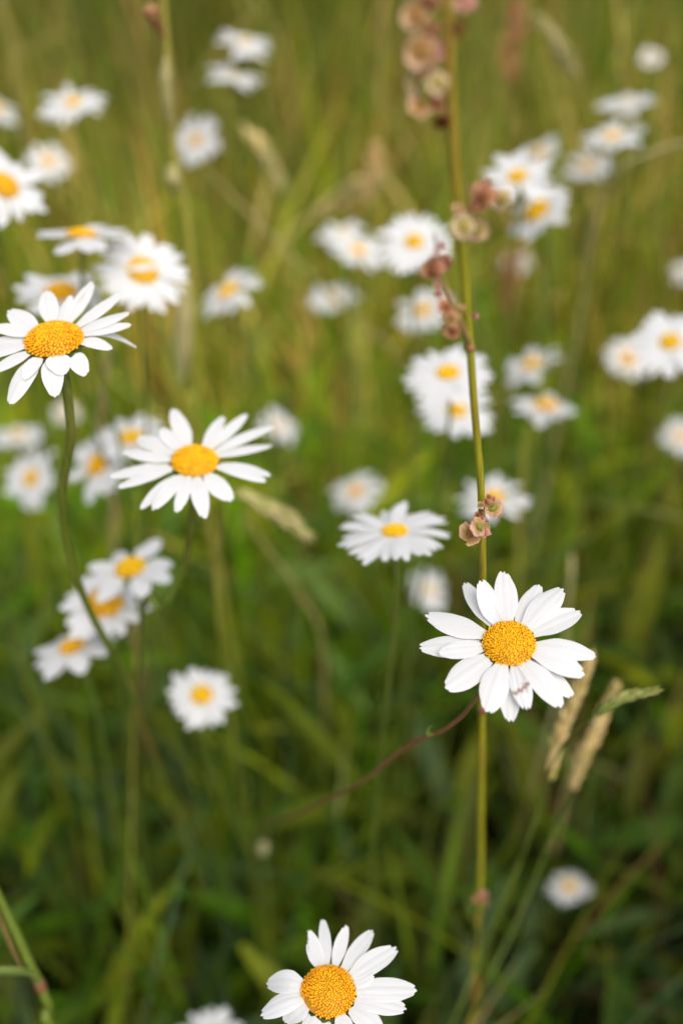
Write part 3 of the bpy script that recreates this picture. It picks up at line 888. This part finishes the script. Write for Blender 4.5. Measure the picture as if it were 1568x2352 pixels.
OCC += [(40, 2150, 40, .36), (90, 2260, 40, .36), (0, 2100, 40, .36), (120, 2330, 40, .36), (20, 2235, 40, .36)]

def plain_stalk(label, pix, rad, mat, group='bare grass stalks', name='grass_stalk', cat='grass stalk'):
    pts = [at(*p) for p in pix]
    g_ = Vector((pts[-1].x, pts[-1].y + .02, 0))
    o = thing(name, label, cat, g_, group)
    tube('stem', pts + [pts[-1].lerp(g_, .5), g_], [rad * .5] + [rad] * (len(pts) + 1), mat, o, n=5, sides=6)
    tube('node', [pts[-2].lerp(pts[-1], f) for f in (0, .02, .04)], [rad, rad * 1.5, rad], M_NODE, o, n=3, sides=6)
    for p in pix:
        OCC.append((p[0], p[1], 14, p[2]))

plain_stalk('thin upright stem in front of the gappy daisy in the lower left', [(313, 1130, .46), (314, 1290, .48), (310, 1500, .50), (304, 1800, .56), (298, 2100, .62), (296, 2340, .66)], .0006, M_CULM)
plain_stalk('long straw stem slanting across the grass from the upright daisy to the overlapping pair', [(470, 385, .70), (560, 480, .71), (680, 600, .72), (800, 715, .73), (930, 830, .75), (960, 870, .77)], .0013, stem_mat('straw_a', (.28, .23, .07), (.22, .20, .05)))
plain_stalk('straw stem slanting down to the right beneath the pale green spike', [(555, 1180, .62), (620, 1270, .64), (690, 1370, .67), (740, 1480, .70)], .0016, stem_mat('straw_b', (.26, .22, .07), (.20, .19, .05)))
plain_stalk('pinkish dry stem behind the long curved stem of the left daisy', [(250, 790, .62), (240, 900, .64), (232, 1000, .67), (262, 1160, .71), (268, 1300, .75)], .0022, stem_mat('straw_c', (.40, .24, .14), (.34, .24, .12)))
plain_stalk('pale thin stem arching in from the right edge beneath the flat daisies', [(1600, 318, .60), (1520, 342, .61), (1440, 375, .62), (1390, 430, .64), (1350, 560, .68), (1330, 720, .73)], .0015, stem_mat('straw_d', (.40, .34, .16), (.30, .26, .09)))
plain_stalk('pale upright stem with a withered knob right of the wide full daisy', [(1312, 1270, .60), (1310, 1320, .60), (1300, 1440, .63), (1290, 1560, .66)], .0018, stem_mat('straw_e', (.36, .32, .14), (.26, .25, .08)))
plain_stalk('thin olive stem rising behind the flat tan-centred daisy on the right', [(1205, 980, .66), (1200, 1060, .67), (1190, 1200, .70), (1185, 1350, .74)], .0019, M_CULM)
# pale unopened bud deep in the lower left grass
bp = at(604, 1950, .62)
bo = thing('flower_bud', 'small pale bud deep in the grass, lower middle', 'flower bud', Vector((bp.x, bp.y + .02, 0)))
tube('stem', [bp, bp.lerp(bo.location, .5), bo.location], .001, M_STEM, bo)
tube('bud', [bp + Vector((0, 0, -.005)), bp, bp + Vector((0, 0, .004)), bp + Vector((0, -.001, .009))], [.0015, .0042, .0036, .0010], stem_mat('bud_skin', (.28, .27, .13), (.36, .30, .17)), bo)
OCC.append((604, 1950, 30, .62))

# ------------------------------------------------------------------ grass (stuff)
OC = np.array(OCC)

def in_the_way(P):
    """P (n, m, 3): True for blades that cross a kept line of sight or come close to the lens"""
    n, m, _ = P.shape
    q = P - np.array(CAM)
    d = q @ np.array(FWD)
    ok = d > .05
    dd = np.where(ok, d, 1e3)
    X = PW / 2 + FPX * (q @ np.array(RIGHT)) / dd
    Y = PH / 2 - FPX * (q @ np.array(UP)) / dd
    bad = np.zeros(n, bool)
    inside = ok & (X > -200) & (X < PW + 200) & (Y > -200) & (Y < PH + 200)
    bad |= (inside & (d < .47)).any(1)
    bad |= (np.linalg.norm(q, axis=2) < .30).any(1)
    for (ox, oy, orr, od) in OC:
        bad |= (ok & ((X - ox) ** 2 + (Y - oy) ** 2 < orr ** 2) & (d < od + .02)).any(1)
    return bad

def field(n, y0, y1, bias=1.0):
    y = y0 + (y1 - y0) * rng.random(n) ** bias
    half = .42 + .56 * np.maximum(y, 0)
    x = (rng.random(n) * 2 - 1) * half
    return x, y

def smooth_noise(x, y, s, z=0.0):
    return np.array([noise.noise(Vector((a * s, b * s, z))) for a, b in zip(x, y)])

def blades(x, y, length, width, lean, curve, az, twist, rows=8):
    """ribbon blades; returns centre points (n, rows, 3), side vectors and fold normals"""
    n = len(x)
    t = np.linspace(0, 1, rows)[None, :]
    ang = lean[:, None] + curve[:, None] * t ** 1.4          # from the vertical
    ds = length[:, None] / (rows - 1)
    hx = np.cumsum(np.sin(ang) * ds, 1) - np.sin(ang[:, :1]) * ds
    hz = np.cumsum(np.cos(ang) * ds, 1) - np.cos(ang[:, :1]) * ds
    P = np.stack([x[:, None] + hx * np.cos(az)[:, None], y[:, None] + hx * np.sin(az)[:, None], np.maximum(hz, .004)], -1)
    sa = az[:, None] + math.pi / 2 + twist[:, None] * t
    Sd = np.stack([np.cos(sa), np.sin(sa), np.zeros_like(sa)], -1)
    Nn = np.stack([-np.cos(az)[:, None] * np.cos(ang), -np.sin(az)[:, None] * np.cos(ang), np.sin(ang)], -1)
    return P, Sd, Nn, t

def build_blades(name, label, cat, x, y, length, width, lean, curve, az, twist, col, mat, rows=8, prof=None, parts=None):
    P, Sd, Nn, t = blades(x, y, length, width, lean, curve, az, twist, rows)
    Pf, _, _, _ = blades(x, y, length, width, lean, curve, az, twist, 16)
    keep = ~in_the_way(Pf)
    P, Sd, Nn, col, width = P[keep], Sd[keep], Nn[keep], col[keep], width[keep]
    n = len(P)
    pf = (prof(t) if prof else (np.minimum(1, .55 + 1.2 * t) * (1 - t ** 2.2) + .02))[..., None]
    W = width[:, None, None] * pf * .5
    L_ = P - Sd * W + Nn * W * .45
    R_ = P + Sd * W + Nn * W * .45
    V = np.stack([L_, P, R_], 2).reshape(-1, 3)
    C = np.repeat(col[:, None, :], rows * 3, 1).reshape(n, rows, 3, 3) * (0.9 + .2 * t[0])[None, :, None, None]
    i = np.arange(n * rows * 3).reshape(n, rows, 3)
    F = np.concatenate([np.stack([i[:, :-1, a], i[:, :-1, a + 1], i[:, 1:, a + 1], i[:, 1:, a]], -1).reshape(-1, 4) for a in (0, 1)])
    o = link(name, mesh_np(name, V, F, mat, C.reshape(-1, 3)))
    o['kind'] = 'stuff'; o['label'] = label; o['category'] = cat
    return o

G1 = np.array([(.15, .24, .008), (.22, .28, .010), (.09, .19, .02), (.28, .31, .012), (.14, .31, .005), (.15, .24, .06)])
G2 = np.array([(.54, .40, .12), (.60, .47, .17), (.38, .29, .07), (.44, .22, .07), (.42, .38, .07)])

def grass_cols(x, y, dry):
    n = len(x)
    c = G1[rng.integers(0, len(G1), n)].copy()
    p = smooth_noise(x, y, 2.2, 4.0)
    isdry = rng.random(n) < np.clip(dry + .24 * np.clip((y - .55) / .3, 0, 1) * (y < 1.6) + .6 * p, .0, .9)
    c[isdry] = G2[rng.integers(0, len(G2), isdry.sum())]
    c *= rng.uniform(.5, 1.5, (n, 1))
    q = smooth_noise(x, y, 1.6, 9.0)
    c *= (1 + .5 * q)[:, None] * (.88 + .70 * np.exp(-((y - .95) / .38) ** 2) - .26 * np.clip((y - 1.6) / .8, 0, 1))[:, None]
    near = np.clip((.66 - y) / .36, 0, 1)[:, None]      # shade low in the near growth, put into the leaf colour, darker and cooler
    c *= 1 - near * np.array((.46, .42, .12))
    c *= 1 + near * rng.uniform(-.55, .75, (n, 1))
    return c

def zone(n, y0, y1, lmin, lmax, wmin, wmax, dry, name, label, bias=1.0, rows=8):
    x, y = field(n, y0, y1, bias)
    ln = rng.uniform(lmin, lmax, n) * (1 + .25 * smooth_noise(x, y, 1.5, 1.0))
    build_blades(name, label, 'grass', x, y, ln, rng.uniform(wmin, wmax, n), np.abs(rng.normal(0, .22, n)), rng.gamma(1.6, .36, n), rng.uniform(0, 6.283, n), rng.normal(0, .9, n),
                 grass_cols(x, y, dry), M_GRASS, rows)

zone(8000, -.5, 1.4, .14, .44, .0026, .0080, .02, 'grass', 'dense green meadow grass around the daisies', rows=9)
zone(16000, 1.0, 3.6, .25, .64, .0022, .0058, .15, 'grass', 'taller olive meadow grass behind the daisies', rows=8)
zone(4200, .9, 3.4, .25, .60, .0060, .0105, .14, 'grass', 'broad soft meadow grass blades behind the daisies', rows=8)
zone(11000, 3.4, 9.0, .30, .70, .005, .010, .20, 'grass', 'distant olive meadow grass', rows=6)

# low leafy growth between the blades
nL = 4200
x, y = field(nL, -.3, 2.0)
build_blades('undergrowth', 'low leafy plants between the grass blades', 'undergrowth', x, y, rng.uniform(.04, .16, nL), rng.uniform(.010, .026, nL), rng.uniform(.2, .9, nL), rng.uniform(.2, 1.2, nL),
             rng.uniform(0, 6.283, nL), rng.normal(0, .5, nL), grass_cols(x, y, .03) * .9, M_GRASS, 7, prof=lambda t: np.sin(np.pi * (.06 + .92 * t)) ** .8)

nB = 2900
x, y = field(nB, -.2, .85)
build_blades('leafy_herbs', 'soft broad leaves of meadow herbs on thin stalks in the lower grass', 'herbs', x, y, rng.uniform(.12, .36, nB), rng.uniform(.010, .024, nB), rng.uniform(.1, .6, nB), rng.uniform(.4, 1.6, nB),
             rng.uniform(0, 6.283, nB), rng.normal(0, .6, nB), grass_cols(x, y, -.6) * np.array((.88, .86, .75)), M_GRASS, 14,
             prof=lambda t: np.where(t < .6, .09, .09 + .9 * np.sin(np.pi * np.clip((t - .6) / .4, 0, .98)) ** .8))

# dry stems with small seed spikes, too many to count
nS = 3000
x, y = field(nS, .7, 4.5)
lnS = rng.uniform(.30, .68, nS)
colS = G2[rng.integers(0, len(G2), nS)] * rng.uniform(.7, 1.15, (nS, 1))
gm = rng.random(nS) < .5
colS[gm] = np.array((.20, .20, .04)) * rng.uniform(.8, 1.2, (gm.sum(), 1))
def spike_profile(t):
    return np.where(t < .74, .30, .30 + 1.0 * np.sin(np.pi * np.clip((t - .74) / .26, 0, 1)) ** .7)
build_blades('dry_grass', 'dry straw coloured grass stems with seed spikes among the green', 'dry grass', x, y, lnS, rng.uniform(.0022, .0042, nS), np.abs(rng.normal(0, .18, nS)), rng.gamma(1.5, .28, nS),
             rng.uniform(0, 6.283, nS), rng.normal(0, 1.0, nS), colS, M_STRAW, 16, prof=spike_profile)
